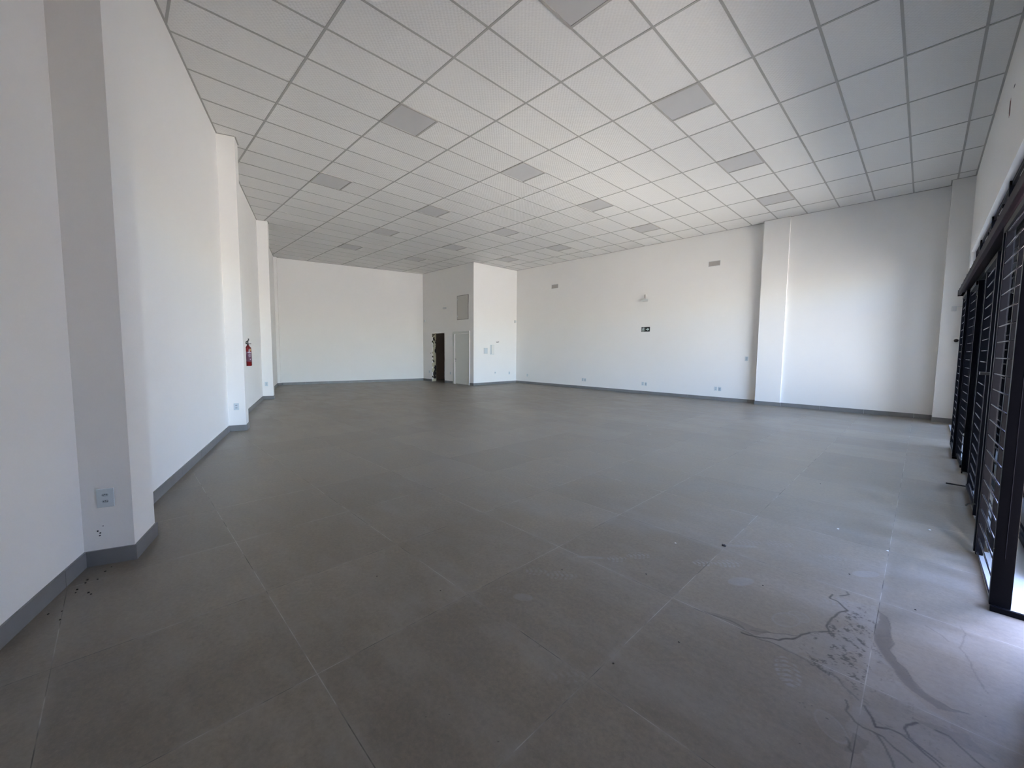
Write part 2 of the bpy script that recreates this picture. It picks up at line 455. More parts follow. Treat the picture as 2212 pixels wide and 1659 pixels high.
LN = {
'edge_main': [(-0.801,2.222),(-0.712,2.233),(-0.634,2.245),(-0.564,2.245),(-0.496,2.215),(-0.433,2.221),(-0.371,2.215),(-0.312,2.210),(-0.250,2.204),(-0.211,2.191),(-0.181,2.193),(-0.156,2.156),(-0.130,2.134),(-0.111,2.107)],
'bead': [(-0.531,2.263),(-0.492,2.280),(-0.447,2.312),(-0.408,2.337),(-0.361,2.386),(-0.358,2.402),(-0.329,2.449),(-0.294,2.492)],
'bead2': [(-0.294,2.492),(-0.267,2.525),(-0.271,2.577),(-0.260,2.657),(-0.249,2.721),(-0.218,2.817),(-0.241,2.849),(-0.269,2.889),(-0.299,2.888),(-0.289,2.946)],
'bead3': [(-0.56,2.20),(-0.418,2.266),(-0.381,2.327),(-0.356,2.392),(-0.329,2.449)],
'bead4': [(-0.254,2.962),(-0.222,3.010),(-0.238,3.036)],
'right_edge': [(-0.092,2.940),(-0.063,2.899),(-0.032,2.780),(-0.028,2.691),(-0.019,2.656),(-0.032,2.592),(-0.003,2.496),(0.056,2.412),(0.109,2.347),(0.161,2.313),(0.209,2.329)],
'right_edge_in': [(0.157,2.289),(0.124,2.274),(0.079,2.306),(0.030,2.351),(-0.014,2.397),(-0.047,2.475),(-0.080,2.606),(-0.092,2.749)],
'curl1': [(-0.089,2.090),(-0.059,2.045),(-0.045,1.996),(-0.011,2.027),(0.025,2.034),(0.068,2.006),(0.098,1.975),(0.119,1.949),(.15,1.90)],
'curl2': [(0.071,2.142),(0.043,2.106),(0.036,2.072),(0.049,2.034),(0.079,2.009),(0.105,1.990),(0.133,1.963)],
'curl3': [(-0.049,1.961),(-0.025,1.966),(0.005,1.931),(0.032,1.921),(0.058,1.904)],
'curl4': [(-0.143,2.074),(-0.131,2.007),(-0.105,1.969),(-0.078,1.957),(-0.045,1.965),(-0.018,1.908),(0.009,1.834)],
'curl5': [(0.111,2.150),(0.145,2.151),(0.173,2.115),(0.196,2.085),(0.229,2.064)],
'curl6': [(-0.111,1.858),(-0.103,1.812),(-0.090,1.802)],
'edgeR2': [(0.083,2.949),(0.135,2.924),(0.175,2.874)],
'edgeR3': [(0.212,3.069),(0.225,3.018),(0.208,2.851),(0.222,2.758),(0.247,2.635),(0.273,2.541)],
'far': [(0.190,3.779),(0.225,3.694),(0.267,3.668)]}
bmf = bmesh.new()
PX0, PX1, PY0, PY1 = -2.0, .40, .60, 4.10
res_ = .0045
nx = int((PX1 - PX0) / res_); ny = int((PY1 - PY0) / res_)
xs = np.linspace(PX0, PX1, nx + 1); ys = np.linspace(PY0, PY1, ny + 1)
GX, GY = np.meshgrid(xs, ys); P = np.stack([GX.ravel(), GY.ravel()], 1)
warp = np.stack([vnoise(P, 9, 1) - .5, vnoise(P, 9, 2) - .5], 1) * .03 + np.stack([vnoise(P, 30, 3) - .5, vnoise(P, 30, 4) - .5], 1) * .012
PW = P + warp
damp = np.zeros(len(P)); dirt = np.zeros(len(P)); pale = np.zeros(len(P))
for k_, wd, am in (('bead', .0035, .5), ('bead2', .0045, 1), ('bead3', .0045, 1), ('bead4', .004, .8), ('curl1', .004, 1), ('curl2', .004, 1), ('curl3', .0035, .9), ('curl4', .0035, .8), ('curl5', .0035, .9), ('curl6', .003, .6), ('edge_main', .003, .55), ('edgeR2', .003, .4), ('edgeR3', .003, .35), ('right_edge', .0025, .35)):
    d = poly_dist(P + warp * .8, LN[k_]); dirt = np.maximum(dirt, am * np.clip(1.6 - d / wd, 0, 1) * (.7 + .3 * vnoise(P, 24, 7)))
# damp films
band = in_poly(PW, LN['right_edge'] + LN['right_edge_in']); damp[band] = 1.0
tri = in_poly(PW, [(-.80, 2.225), (-.66, 2.262), (-.57, 2.29), (-.50, 2.31), (-.447, 2.312), (-.53, 2.22), (-.62, 2.226)]); damp[tri] = .8
for poly, v in (([(-.10, 1.90), (-.06, 1.90), (-.075, 1.80), (-.11, 1.79)], .7), ([(.05, 2.16), (.20, 2.20), (.26, 2.13), (.16, 2.13)], .6), ([(-.18, 2.19), (-.09, 2.20), (-.07, 2.10), (-.12, 2.06)], .35)):
    damp[in_poly(PW, poly)] = v
wet = in_poly(PW, [(-.53, 2.24), (-.41, 2.34), (-.33, 2.45), (-.27, 2.53), (-.26, 2.66), (-.23, 2.82), (-.27, 2.93), (-.10, 2.98), (-.09, 2.60), (-.03, 2.40), (.10, 2.24), (.25, 2.2), (.35, 2.0), (.0, 1.7), (-.12, 1.9), (-.12, 2.1), (-.2, 2.18)])
PR = np.stack([P[:, 0] * .8 + P[:, 1] * .6, (-P[:, 0] * .6 + P[:, 1] * .8) * .45], 1)
g = vnoise(PR, 62, 5); g2 = vnoise(P, 11, 6); g3 = vnoise(P, 160, 8)
ctr_g = np.exp(-(((P[:, 0] + .20) / .13) ** 2 + ((P[:, 1] - 2.36) / .26) ** 2)) + .6 * np.exp(-(((P[:, 0] + .16) / .12) ** 2 + ((P[:, 1] - 2.75) / .25) ** 2)) + .35 * np.exp(-(((P[:, 0] - .1) / .25) ** 2 + ((P[:, 1] - 2.05) / .2) ** 2))
sp = np.clip((g * .6 + g3 * .55 - (.83 - .25 * ctr_g)) * 6, 0, 1) * (g2 > .22) * np.clip(ctr_g * 1.4, 0, 1)
dirt = np.maximum(dirt, sp * .8 * wet)
pale = np.maximum(pale, .22 * wet * (vnoise(P, 6, 9) > .3))
# sparse specks
s_ = vnoise(P, 110, 11); dirt = np.maximum(dirt, (s_ > .992) * .8 * (vnoise(P, 3, 12) > .3))
# shoe prints
def shoe(cx, cy, ang, sx, sy, amp, tread=True, outline=False):
    global pale
    ca, sa = math.cos(ang), math.sin(ang)
    u = (P[:, 0] - cx) * ca + (P[:, 1] - cy) * sa; v = -(P[:, 0] - cx) * sa + (P[:, 1] - cy) * ca
    e_ = (u / sx) ** 2 + (v / sy) ** 2
    if outline: mk = np.clip(1 - np.abs(np.sqrt(e_) - .92) / .10, 0, 1) * .8 + (e_ < .85) * .25
    else: mk = np.clip((1.05 - e_) * 4, 0, 1)
    if tread: mk = mk * (.25 + .75 * (np.sin(u * 2 * math.pi / .030 + 2.2 * np.abs(v / sy) * 2) * np.sin(v * 2 * math.pi / .045 + 1) > -.25)) * (np.sin(u * 2 * math.pi / .030 + 2.2 * np.abs(v / sy) * 2) > -.1)
    pale = np.maximum(pale, amp * mk * (.4 + .6 * vnoise(P, 20, 13)))
for a_ in [(-1.657,1.864,.75,.075,.045,.6),(-1.512,1.947,.75,.10,.05,.7),(-1.381,2.383,.9,.07,.045,.7),(-1.298,2.534,.9,.09,.045,.7),
           (-.954,2.756,.85,.07,.045,.8),(-.835,2.873,.85,.10,.05,.8),(-.833,3.304,.8,.10,.05,.4),(-.339,2.073,1.9,.10,.05,.8),
           (-1.645,1.577,.3,.06,.04,.35),(-.259,2.878,.6,.08,.05,.6),(-.997,1.346,.9,.09,.04,.35),(-.66,3.45,.8,.1,.05,.4),(-.35,3.5,.5,.1,.045,.4)]:
    shoe(*a_)
for a_ in [(-.707,2.700,1.0,.09,.045,.6),(-1.523,1.608,.6,.06,.035,.5),(-1.516,2.267,.7,.10,.018,.6),(-.178,3.380,.9,.09,.04,.5),(-.86,3.2,.7,.13,.02,.5)]: shoe(*a_, tread=False)
for a_ in [(-.427,2.48,1.2,.085,.055,.6),(-.385,2.56,1.2,.05,.05,.6),(-.164,1.877,2.2,.075,.045,.7)]: shoe(*a_, tread=False, outline=True)
me = bpy.data.meshes.new('floor')
idx = np.arange((nx + 1) * (ny + 1)).reshape(ny + 1, nx + 1)
quads = np.stack([idx[:-1, :-1], idx[:-1, 1:], idx[1:, 1:], idx[1:, :-1]], -1).reshape(-1, 4)
nv = len(P); co_ = np.zeros((nv, 3)); co_[:, :2] = P
# coarse surround
ox = [-18.5, PX0, PX1, FRX + .24]; oy = [-2.3, PY0, PY1, 13.0]
ev = []; ef = []
for i in range(3):
    for j in range(3):
        if i == 1 and j == 1: continue
        b0 = nv + len(ev)
        ev += [(ox[i], oy[j], 0), (ox[i + 1], oy[j], 0), (ox[i + 1], oy[j + 1], 0), (ox[i], oy[j + 1], 0)]
        ef.append((b0, b0 + 1, b0 + 2, b0 + 3))
allv = np.concatenate([co_, np.array(ev)]); allf = np.concatenate([quads, np.array(ef)])
me.vertices.add(len(allv)); me.vertices.foreach_set('co', allv.astype(np.float32).ravel())
me.loops.add(allf.size); me.loops.foreach_set('vertex_index', allf.astype(np.int32).ravel())
me.polygons.add(len(allf)); me.polygons.foreach_set('loop_start', (np.arange(len(allf)) * 4).astype(np.int32))
me.polygons.foreach_set('loop_total', np.full(len(allf), 4, np.int32))
me.update(calc_edges=True)
ca = me.color_attributes.new('marks', 'FLOAT_COLOR', 'POINT')
pale = pale * (1 - np.clip(damp, 0, 1))
colr = np.zeros((len(allv), 4), np.float32); colr[:nv, 0] = damp; colr[:nv, 1] = dirt; colr[:nv, 2] = pale; colr[:, 3] = 1
ca.data.foreach_set('color', colr.ravel())
me.materials.append(MAT['floor'])
fo = bpy.data.objects.new('floor', me); COL.objects.link(fo); fo['kind'] = 'structure'
MB().box(-18.6, FRX + .24, -2.4, 13.1, -.25, -.002).build('trim_7', 'stone', kind='structure')

# ------------------------------------------------------------------ ceiling, grid
U0, V0 = 5.5425, 2.8627      # grid lines: Y = U0 + 1.25 i ; X = -(V0 + .625 j)
PAN = [(-2, -1), (0, -1), (2, -1), (4, -1), (-2, 4), (0, 4), (2, 4), (4, 4), (-2, 9), (0, 9), (2, 9), (4, 9), (0, 13), (2, 13), (4, 13), (0, 17), (2, 17)]
ce = MB().box(-18.7, FRX + .25, -2.4, 13.1, H, H + .12).build('ceiling', 'tile', kind='structure')
mb = MB(); tw = .0128
for j in range(-6, 26):
    x = -(V0 + .625 * j)
    if x < -17.6 or x > FRX: continue
    y0 = left_at(x).y if x < .5 else -1.6
    y1 = RY1 if x > BOXX else (BOXY if x > -16.3 else 10.2)
    mb.box(x - tw, x + tw, y0 - .05, y1 - .001 if x > BOXX and x < -2.6 else (y1 if x < BOXX else RY2), H - .004, H + .01)
for i in range(-6, 6):
    y = U0 + 1.25 * i
    xl = max(-17.4, -8.197 + (y - 1.315) / SL) if y > -1.6 else 0
    if y < -1.4: continue
    if y > BOXY: xl = BOXX
    xl = max(xl, -17.45 + max(0, (y - 4.45)) * .2078)
    mb.box(xl, FRX, y - tw, y + tw, H - .0045, H + .01)
mb.build('ceiling_grid', 'tbar', parent=ce)
# wall angle trim around the edge
def strip(path, inside_left, z0, z1, th):
    mbs = MB(); pts = [Vector((p[0], p[1], 0)) for p in path]
    for a, c in zip(pts, pts[1:]):
        d = (c - a).normalized(); nn = Vector((-d.y, d.x, 0)) * (th if inside_left else -th)
        a2 = a - d * 0; c2 = c + d * 0
        mbs.prism([(a2.x, a2.y), (c2.x, c2.y), ((c2 + nn).x, (c2 + nn).y), ((a2 + nn).x, (a2 + nn).y)], Matrix.Translation((0, 0, z0)), z1 - z0)
    return mbs
pl = [(v.x, v.y) for v in path]
strip(pl, False, H - .006, H + .01, .022).build('ceiling_edge_angle', 'tbar', parent=ce)
strip([(BK0.x, BK0.y), (BK1.x, BK1.y), (BOXX, BOXY), (BOXX, RY1), (-3.165, RY1), (-3.165, CY1), (-2.58, CY1), (-2.58, RY2), (.195, RY2), (.195, CY2), (FRX, CY2), (FRX, -1.6)], False, H - .006, H + .01, .022).build('ceiling_edge_angle', 'tbar', parent=ce)

rows = {-2: 'first row from the camera', 0: 'second row from the camera', 2: 'third row from the camera', 4: 'row along the right wall'}
colsn = {-1: 'nearest the glass front', 4: 'second in from the glass front', 9: 'third in from the glass front', 13: 'fourth in from the glass front', 17: 'deepest in by the back wall'}
proto = None
for (i, j) in PAN:
    cx = -(V0 + .625 * (j + .5)); cy = U0 + 1.25 * i + .3125
    lab = 'square grey ceiling light panel, %s, %s' % (rows[i], colsn[j])
    if proto is None:
        proto = thing('ceiling_light_panel', lab, 'ceiling light', (cx, cy, H), 0, 'square light panels set in the ceiling grid')
        fr = MB(); a = .3125 + .010; c = a - .030
        for q in ((-a, a, -a, -c), (-a, a, c, a), (-a, -c, -c, c), (c, a, -c, c)): fr.box(q[0], q[1], q[2], q[3], -.012, -.0005)
        lpart(fr, 'frame', 'panel_frame', proto)
        lpart(MB().box(-c, c, -c, c, -.006, -.0006), 'diffuser', 'diffuser', proto)
    else:
        o = proto.copy(); COL.objects.link(o); o.matrix_world = Matrix.Translation((cx, cy, H)); o['label'] = lab
        for ch in proto.children: d_ = ch.copy(); COL.objects.link(d_); d_.parent = o

# ------------------------------------------------------------------ doors and opening of the service block
mb = MB()
mb.box(HX0 - .001, HX0 + .012, BOXY + .004, BOXY + T - .004, 0.002, HZ)
pts = []
random.seed(9)
z = 0
mb.box(HX0 + .012, HX1, BOXY + .01, BOXY + T - .01, HZ - .012, HZ)
mb.build('trim_8', 'jamb', kind='structure')
# ragged plaster lip around the opening
mb = MB(); random.seed(3)
def lip(a, c, n, u):
    prev = None
    for i_ in range(n):
        t0, t1 = i_ / n, (i_ + 1) / n; wd = .004 + .016 * random.random()
        A = Vector(a).lerp(Vector(c), t0); B_ = Vector(a).lerp(Vector(c), t1)
        x0, x1 = sorted((A.x, B_.x + u[0] * wd)); z0, z1 = sorted((A.z, B_.z + u[1] * wd))
        mb.box(x0, x1, BOXY - .003, BOXY + .05, z0, z1)
lip((HX0, 0, 0.0), (HX0, 0, HZ), 26, (1, 0)); lip((HX1, 0, 0.0), (HX1, 0, HZ), 26, (-.6, 0)); lip((HX0, 0, HZ), (HX1, 0, HZ), 12, (0, -1))
mb.build('trim_9', 'wall', kind='structure')

# washroom basin seen faintly
bs = thing('wash_basin', 'dim wall-hung basin inside the dark broken doorway', 'basin', (-15.75, 11.9, 0))
mb = MB(); mb.lathe([(.05, .66), (.14, .72), (.19, .80), (.20, .82), (.175, .82), (.12, .76), (.02, .74)], (0, 0, 0), 24); lpart(mb, 'bowl', 'ceramic', bs, smooth=True)
mb = MB(); mb.cyl((0, 0, 0), (0, 0, .66), .05, .045); lpart(mb, 'pedestal', 'ceramic', bs, smooth=True)
mb = MB(); mb.tube([(0, .15, .82), (0, .15, .98), (0, .04, .99), (0, .02, .95)], .012); lpart(mb, 'tap', 'steel', bs)

# white flush door
d1 = MB()
fw = .105
d1.box(DX0, DX0 + fw, BOXY - .018, BOXY + .03, 0, DZ, .003)
d1.box(DX1 - fw, DX1, BOXY - .018, BOXY + .03, 0, DZ, .003)
d1.box(DX0 + fw, DX1 - fw, BOXY - .018, BOXY + .03, DZ - fw, DZ, .003)
dj = MB(); dj.box(DX0 + fw, DX0 + fw + .035, BOXY - .03, BOXY + .1, 0, DZ - fw); dj.box(DX1 - .02, DX1 + .004, BOXY - .03, BOXY + .0, 0, DZ)
door = MB().box(DX0 + fw + .037, DX1 - fw - .003, BOXY + .002, BOXY + .038, .012, DZ - fw - .008, .002).build('door_1', 'door', kind='structure')
d1.build('door_frame', 'door', parent=door)
dj.build('door_stop', 'frame_white', parent=door)
MB().box(DX0 + fw, DX1 - fw, BOXY + .04, BOXY + .06, 0, DZ - fw).build('door_backing', 'seam', parent=door)
hx = DX0 + fw + .075
mb = MB(); mb.cyl((hx, BOXY + .002, 1.045), (hx, BOXY - .008, 1.045), .026); mb.tube([(hx, BOXY - .002, 1.045), (hx, BOXY - .05, 1.045), (hx + .12, BOXY - .05, 1.045)], .010)
mb.cyl((hx, BOXY + .002, .965), (hx, BOXY - .008, .965), .022); mb.build('handle', 'steel', parent=door, smooth=True)

# access hatch
ht = thing('access_hatch', 'grey rectangular access hatch high on the wall above the closed door', 'hatch', (-13.255, BOXY, 2.67))
mb = MB(); W = .376
for q in ((-W, W, 0, .022), (-W, W, .968, .99), (-W, -W + .022, .022, .968), (W - .022, W, .022, .968)): mb.box(q[0], q[1], -.012, -.0005, q[2], q[3])
lpart(mb, 'frame', 'seam', ht)
lpart(MB().box(-W + .022, W - .022, -.008, -.0005, .022, .968), 'panel', 'hatch', ht)
mb = MB(); mb.cyl((W - .04, -.007, .49), (W - .04, -.02, .49), .014); lpart(mb, 'latch', 'steel', ht)
for z_ in (.12, .80): mb = MB(); mb.cyl((-W + .03, -.012, z_), (-W + .03, -.012, z_ + .06), .009); lpart(mb, 'hinge', 'plastic', ht)

# ------------------------------------------------------------------ wall plates
def wallm(side, a, z):
    if side == 'R': return frame((a, RY1, z), (1, 0, 0), (0, 0, 1))        # normal = x cross z = -y
    if side == 'C': return frame((a, CY2, z), (1, 0, 0), (0, 0, 1))
    if side == 'BF': return frame((BOXX, a, z), (0, 1, 0), (0, 0, 1))      # y cross z = +x
    if side == 'BS': return frame((a, BOXY, z), (1, 0, 0), (0, 0, 1))
def outlet(m, label, group=None, w_=.076, h_=.118, sockets=2, mat='plastic'):
    t_ = thing('wall_outlet' if sockets else 'blank_wall_plate', label, 'outlet' if sockets else 'wall plate', None, group=group, mat=m)
    lpart(MB().box(-w_ / 2, w_ / 2, -h_ / 2, h_ / 2, .0003, .008, .0025), 'cover_plate', mat, t_)
    if sockets == 0:
        lpart(MB().box(-w_ / 2 + .014, w_ / 2 - .014, -h_ / 2 + .02, h_ / 2 - .02, .008, .0095, .0006), 'insert', 'socket', t_)
    for s_ in range(sockets):
        y = (.021 if s_ == 0 else -.021) if sockets == 2 else 0
        mb = MB(); pts = [(-.019, y), (-.012, y + .010), (.012, y + .010), (.019, y), (.012, y - .010), (-.012, y - .010)]
        mb.prism(pts, Matrix.Translation((0, 0, .008)), .0012); sk = lpart(mb, 'socket', 'socket', t_)
        mb = MB()
        for dx, dy in ((-.009, 0), (0, .0025), (.009, 0)): mb.cyl((dx, y + dy, .009), (dx, y + dy, .0098), .0026, seg=10)
        h_o = mb.build('pin_holes', 'hole'); h_o.parent = sk
    return t_
def colside(x, off, z, proj=0):
    p = left_at(x) + nL * off; return frame((p.x, p.y, z), nL, (0, 0, 1))  # nL x z -> faces the camera side
fA = colside(-3.686, .121, .440)
if (fA.to_3x3() @ Vector((0, 0, 1))).dot(-dL) < 0: raise RuntimeError('frame')
outlet(fA, 'white double socket plate low on the nearest left pilaster', w_=.086, h_=.122)
outlet(colside(-8.197, .118, .421), 'white double socket plate low on the second left pilaster')
outlet(colside(-12.784, .096, .434), 'white double socket plate low on the third left pilaster')
for x0, nm in ((-8.93, 'left of the exit sign'), (-6.49, 'below the exit sign'), (-4.18, 'nearest the right wall pilaster')):
    outlet(wallm('R', x0 - .055, .343), 'socket plate of the low pair %s' % nm, 'paired low plates on the right wall', w_=.08)
    outlet(wallm('R', x0 + .055, .337), 'blank plate of the low pair %s' % nm, 'paired low plates on the right wall', w_=.08, sockets=0)
outlet(wallm('R', -11.87, .37), 'small socket plate low at the far end of the right wall', sockets=2)
outlet(wallm('R', -3.46, 1.24), 'tall blank switch plate beside the right wall pilaster', sockets=0, w_=.08, h_=.13)
outlet(wallm('BF', 12.23, .45), 'small socket plate low on the block front near the far corner', sockets=2)
outlet(wallm('BF', 11.40, .49), 'loose single socket low in the middle of the block front', sockets=1, w_=.06, h_=.07)
outlet(wallm('BS', -15.74, .43), 'crooked socket plate left of the broken doorway', sockets=1, w_=.09, h_=.11)
outlet(wallm('BS', -14.125, .44), 'narrow socket plate between the broken doorway and the door', sockets=2, w_=.07)
pb = thing('wall_plate', 'square blank cover plate on the block front', 'wall plate', None, mat=wallm('BF', 10.87, 1.40))
lpart(MB().box(-.10, .10, -.12, .12, .0003, .010, .003), 'cover_plate', 'plastic2', pb)
lpart(MB().box(-.085, .085, -.105, .105, .010, .012, .001), 'insert', 'plastic', pb)
db = thing('breaker_box', 'tall white breaker box on the block front beside the blank plate', 'breaker box', None, mat=wallm('BF', 11.225, 1.455))
lpart(MB().box(-.105, .105, -.20, .20, .0003, .016, .004), 'frame', 'plastic', db)
lpart(MB().box(-.045, .095, -.185, .185, .016, .022, .003), 'door', 'white_paint', db)
lpart(MB().box(-.052, -.047, -.185, .185, .016, .0205), 'hinge_line', 'seam', db)
br = thing('wall_bracket', 'small black bracket above the breaker box', 'bracket', None, mat=wallm('BF', 11.50, 1.77))
lpart(MB().box(-.045, .045, -.012, .012, .0005, .02, .002), 'base', 'black_plastic', br)
mb = MB(); mb.cyl((.02, 0, .02), (.045, .01, .07), .012); lpart(mb, 'knob', 'black_plastic', br)

# wall vents
def vent(x0, x1, z0, z1, label):
    t_ = thing('wall_vent', label, 'vent', None, group='grey vents high on the right wall', mat=wallm('R', (x0 + x1) / 2, (z0 + z1) / 2))
    a, c = (x1 - x0) / 2, (z1 - z0) / 2; mb = MB(); k_ = .012
    for q in ((-a, a, -c, -c + k_), (-a, a, c - k_, c), (-a, -a + k_, -c + k_, c - k_), (a - k_, a, -c + k_, c - k_)): mb.box(q[0], q[1], q[2], q[3], .0003, .010)
    lpart(mb, 'frame', 'plastic2', t_)
    lpart(MB().box(-a + k_, a - k_, -c + k_, c - k_, .0003, .003), 'grille', 'vent', t_)
vent(-10.59, -10.25, 3.905, 4.065, 'small grey wall vent farther from the glass front')
vent(-4.59, -4.265, 3.925, 4.075, 'larger looking grey wall vent nearest the right wall pilaster')

# emergency lights
def emerg(m, label, w_=.22, stem=True):
    t_ = thing('emergency_light', label, 'emergency light', None, mat=m)
    lpart(MB().box(-w_ / 2, w_ / 2, -.035, .035, .0005, .05, .008), 'housing', 'plastic2', t_)
    lpart(MB().box(-w_ / 2 + .02, w_ / 2 - .02, -.037, -.028, .006, .044), 'lens', 'vent', t_)
    if stem:
        mb = MB(); mb.box(-.03, .03, .09, .19, .0005, .03, .004); lpart(mb, 'junction_box', 'vent', t_)
        mb = MB(); mb.tube([(0, .09, .012), (.012, .06, .016), (0, .035, .016)], .006); lpart(mb, 'cable', 'vent', t_)
emerg(wallm('R', -6.555, 3.11), 'small emergency light with a cable box above the exit sign')
emerg(wallm('BS', -14.5, 3.225), 'small emergency light above the broken doorway', stem=False)
def jbox(m, label, w_=.09, h_=.10, d_=.05):
    t_ = thing('junction_box', label, 'junction box', None, mat=m)
    lpart(MB().box(-w_ / 2, w_ / 2, -h_ / 2, h_ / 2, .0005, d_, .006), 'body', 'plastic2', t_)
    lpart(MB().box(-w_ / 2 + .012, w_ / 2 - .012, -h_ / 2 + .012, h_ / 2 - .012, d_, d_ + .003), 'lid', 'plastic', t_)
jbox(wallm('BS', -16.07, 2.74), 'small white box high in the corner left of the broken doorway')
jbox(wallm('BF', 12.55, 2.685), 'small grey box high in the corner of the block front', .07, .11)
ub = thing('sensor_box', 'small white sensor box with a cable on the front corner pilaster', 'sensor', None, mat=wallm('C', .367, 2.325))
lpart(MB().box(-.036, .036, -.05, .05, .0005, .05, .012), 'body', 'plastic2', ub)
mb = MB(); mb.tube([(.036, .035, .02), (.14, .040, .02)], .005); lpart(mb, 'cable', 'plastic2', ub)
cd = thing('dome_camera', 'round white dome camera on the front corner pilaster', 'camera', None, mat=wallm('C', .432, 1.685))
mb = MB(); mb.lathe([(.062, .0005), (.064, .02), (.056, .034), (.036, .040)], (0, 0, 0), 28); lpart(mb, 'housing', 'white_paint', cd, smooth=True)
mb = MB(); mb.lathe([(.034, .040), (.030, .056), (.018, .068), (.004, .072)], (0, 0, 0), 24); lpart(mb, 'dome', 'black_plastic', cd, smooth=True)

# exit sign
es = thing('exit_sign', 'black exit sign with white running figure and right arrow on the right wall', 'sign', None, mat=wallm('R', -6.505, 2.157))
lpart(MB().box(-.150, .150, -.076, .076, .0005, .004), 'plate', 'sign', es)
mb = MB(); Z = Matrix.Translation((0, 0, .004))
mb.prism([(.008, -.009), (.008, .009), (.085, .009), (.085, -.009)], Z, .0015)
mb.prism([(.075, .045), (.122, 0), (.075, -.045), (.060, -.030), (.088, 0), (.060, .030)], Z, .0016)
lpart(mb, 'arrow', 'sign_white', es)
mb = MB()
mb.prism([(-.128, -.058), (-.128, .058), (-.120, .058), (-.120, -.050), (-.06, -.050), (-.06, -.058)], Z, .0012)
mb.prism([(-.045, .058), (-.045, -.058), (-.053, -.058), (-.053, .050), (-.095, .050), (-.095, .058)], Z, .0012)
lpart(mb, 'door_outline', 'sign_white', es)
mb = MB()
mb.cyl((-.078, .034, .004), (-.078, .034, .0055), .011, seg=16)
mb.prism([(-.092, .020), (-.076, .024), (-.072, -.008), (-.088, -.012)], Z, .0015)
mb.prism([(-.080, .020), (-.076, .012), (-.060, .004), (-.057, .010)], Z, .0014)
mb.prism([(-.092, .020), (-.112, .004), (-.108, -.002), (-.088, .010)], Z, .0013)
mb.prism([(-.086, -.006), (-.074, -.006), (-.062, -.026), (-.066, -.044), (-.073, -.042), (-.071, -.028)], Z, .0012)
mb.prism([(-.088, -.008), (-.080, -.012), (-.094, -.034), (-.112, -.036), (-.112, -.029), (-.098, -.027)], Z, .0011)
lpart(mb, 'running_figure', 'sign_white', es)

# fire extinguisher on the left wall
ep = left_at(-10.25) + nL * .095
ex = thing('fire_extinguisher', 'red fire extinguisher with black handle hung on the left wall', 'fire extinguisher', None,
           mat=frame((-9.835, 1.964, 1.05), dL * -1 if False else (-dL), (0, 0, 1)) @ Matrix.Rotation(math.radians(-90), 4, 'X'))
ex.matrix_world = Matrix.Translation((-9.945, 1.990, 1.05)) @ Matrix.Rotation(math.radians(-12), 4, 'Z')
r_ = .060
mb = MB(); mb.lathe([(r_ - .012, 0), (r_, .012), (r_, .355), (r_ - .006, .385), (r_ - .028, .41), (.024, .425), (.02, .44)], (0, 0, 0), 40); body = lpart(mb, 'cylinder', 'red', ex, smooth=True)
mb = MB(); mb.lathe([(r_ + .0006, .09), (r_ + .0008, .0905), (r_ + .0008, .2995), (r_ + .0006, .30)], (0, 0, 0), 40); lb = mb.build('label_band', 'label', smooth=True); lb.parent = body
def arcpatch(a0, a1, z0, z1, rr):
    n = 8; vs = []
    for i_ in range(n + 1):
        a = a0 + (a1 - a0) * i_ / n; vs.append((mb.bm.verts.new((rr * math.cos(a), rr * math.sin(a), z0)), mb.bm.verts.new((rr * math.cos(a), rr * math.sin(a), z1))))
    for p_, q_ in zip(vs, vs[1:]): mb.bm.faces.new((p_[0], q_[0], q_[1], p_[1]))
R5 = math.radians
for a0, a1, z0, z1 in ((-10, 58, .278, .295), (5, 55, .245, .251), (0, 55, .222, .230), (3, 52, .204, .211), (8, 50, .188, .193), (25, 45, .13, .15), (-55, -20, .285, .288), (-55, -20, .235, .238), (-55, -20, .12, .124), (-50, -25, .26, .264)):
    mb = MB(); arcpatch(R5(a0), R5(a1), z0, z1, r_ + .0018); lt = mb.build('print', 'label_white'); lt.parent = body
mb = MB(); arcpatch(R5(30), R5(62), .32, .36, r_ + .0018); ys_ = mb.build('seal', 'yellow'); ys_.parent = body
mb = MB(); mb.cyl((0, 0, .43), (0, 0, .53), .013); mb.cyl((0, 0, .43), (0, 0, .47), .018); mb.box(-.02, .06, -.014, .014, .455, .475, .004); lpart(mb, 'valve', 'black_plastic', ex)
mb = MB(); mb.box(-.10, 0, -.008, .008, -.008, .008, .003, mat=Matrix.Translation((.03, -.01, .475)) @ Matrix.Rotation(R5(32), 4, 'Y') @ Matrix.Rotation(R5(75), 4, 'Z'))
mb.tube([(0, -.055, .468), (0, -.052, .485), (0, -.015, .515), (0, .012, .535), (0, .016, .575)], .011)
lpart(mb, 'handle', 'black_plastic', ex)
mb = MB(); mb.tube([(.02, -.055, .462), (.055, -.03, .464), (.06, .02, .464), (.03, .055, .466), (0, .05, .468)], .007); lpart(mb, 'grip_ring', 'black_plastic', ex)
mb = MB(); mb.lathe([(.012, 0), (.016, .003), (.016, .012), (.01, .014)], (.05, 0, .475), 16); lpart(mb, 'gauge', 'steel', ex)
mb = MB(); mb.box(-.012, .012, -.075, -.055, .33, .36); lpart(mb, 'hook', 'steel', ex)
ex.matrix_world = ex.matrix_world @ Matrix.Rotation(R5(0), 4, 'Z')

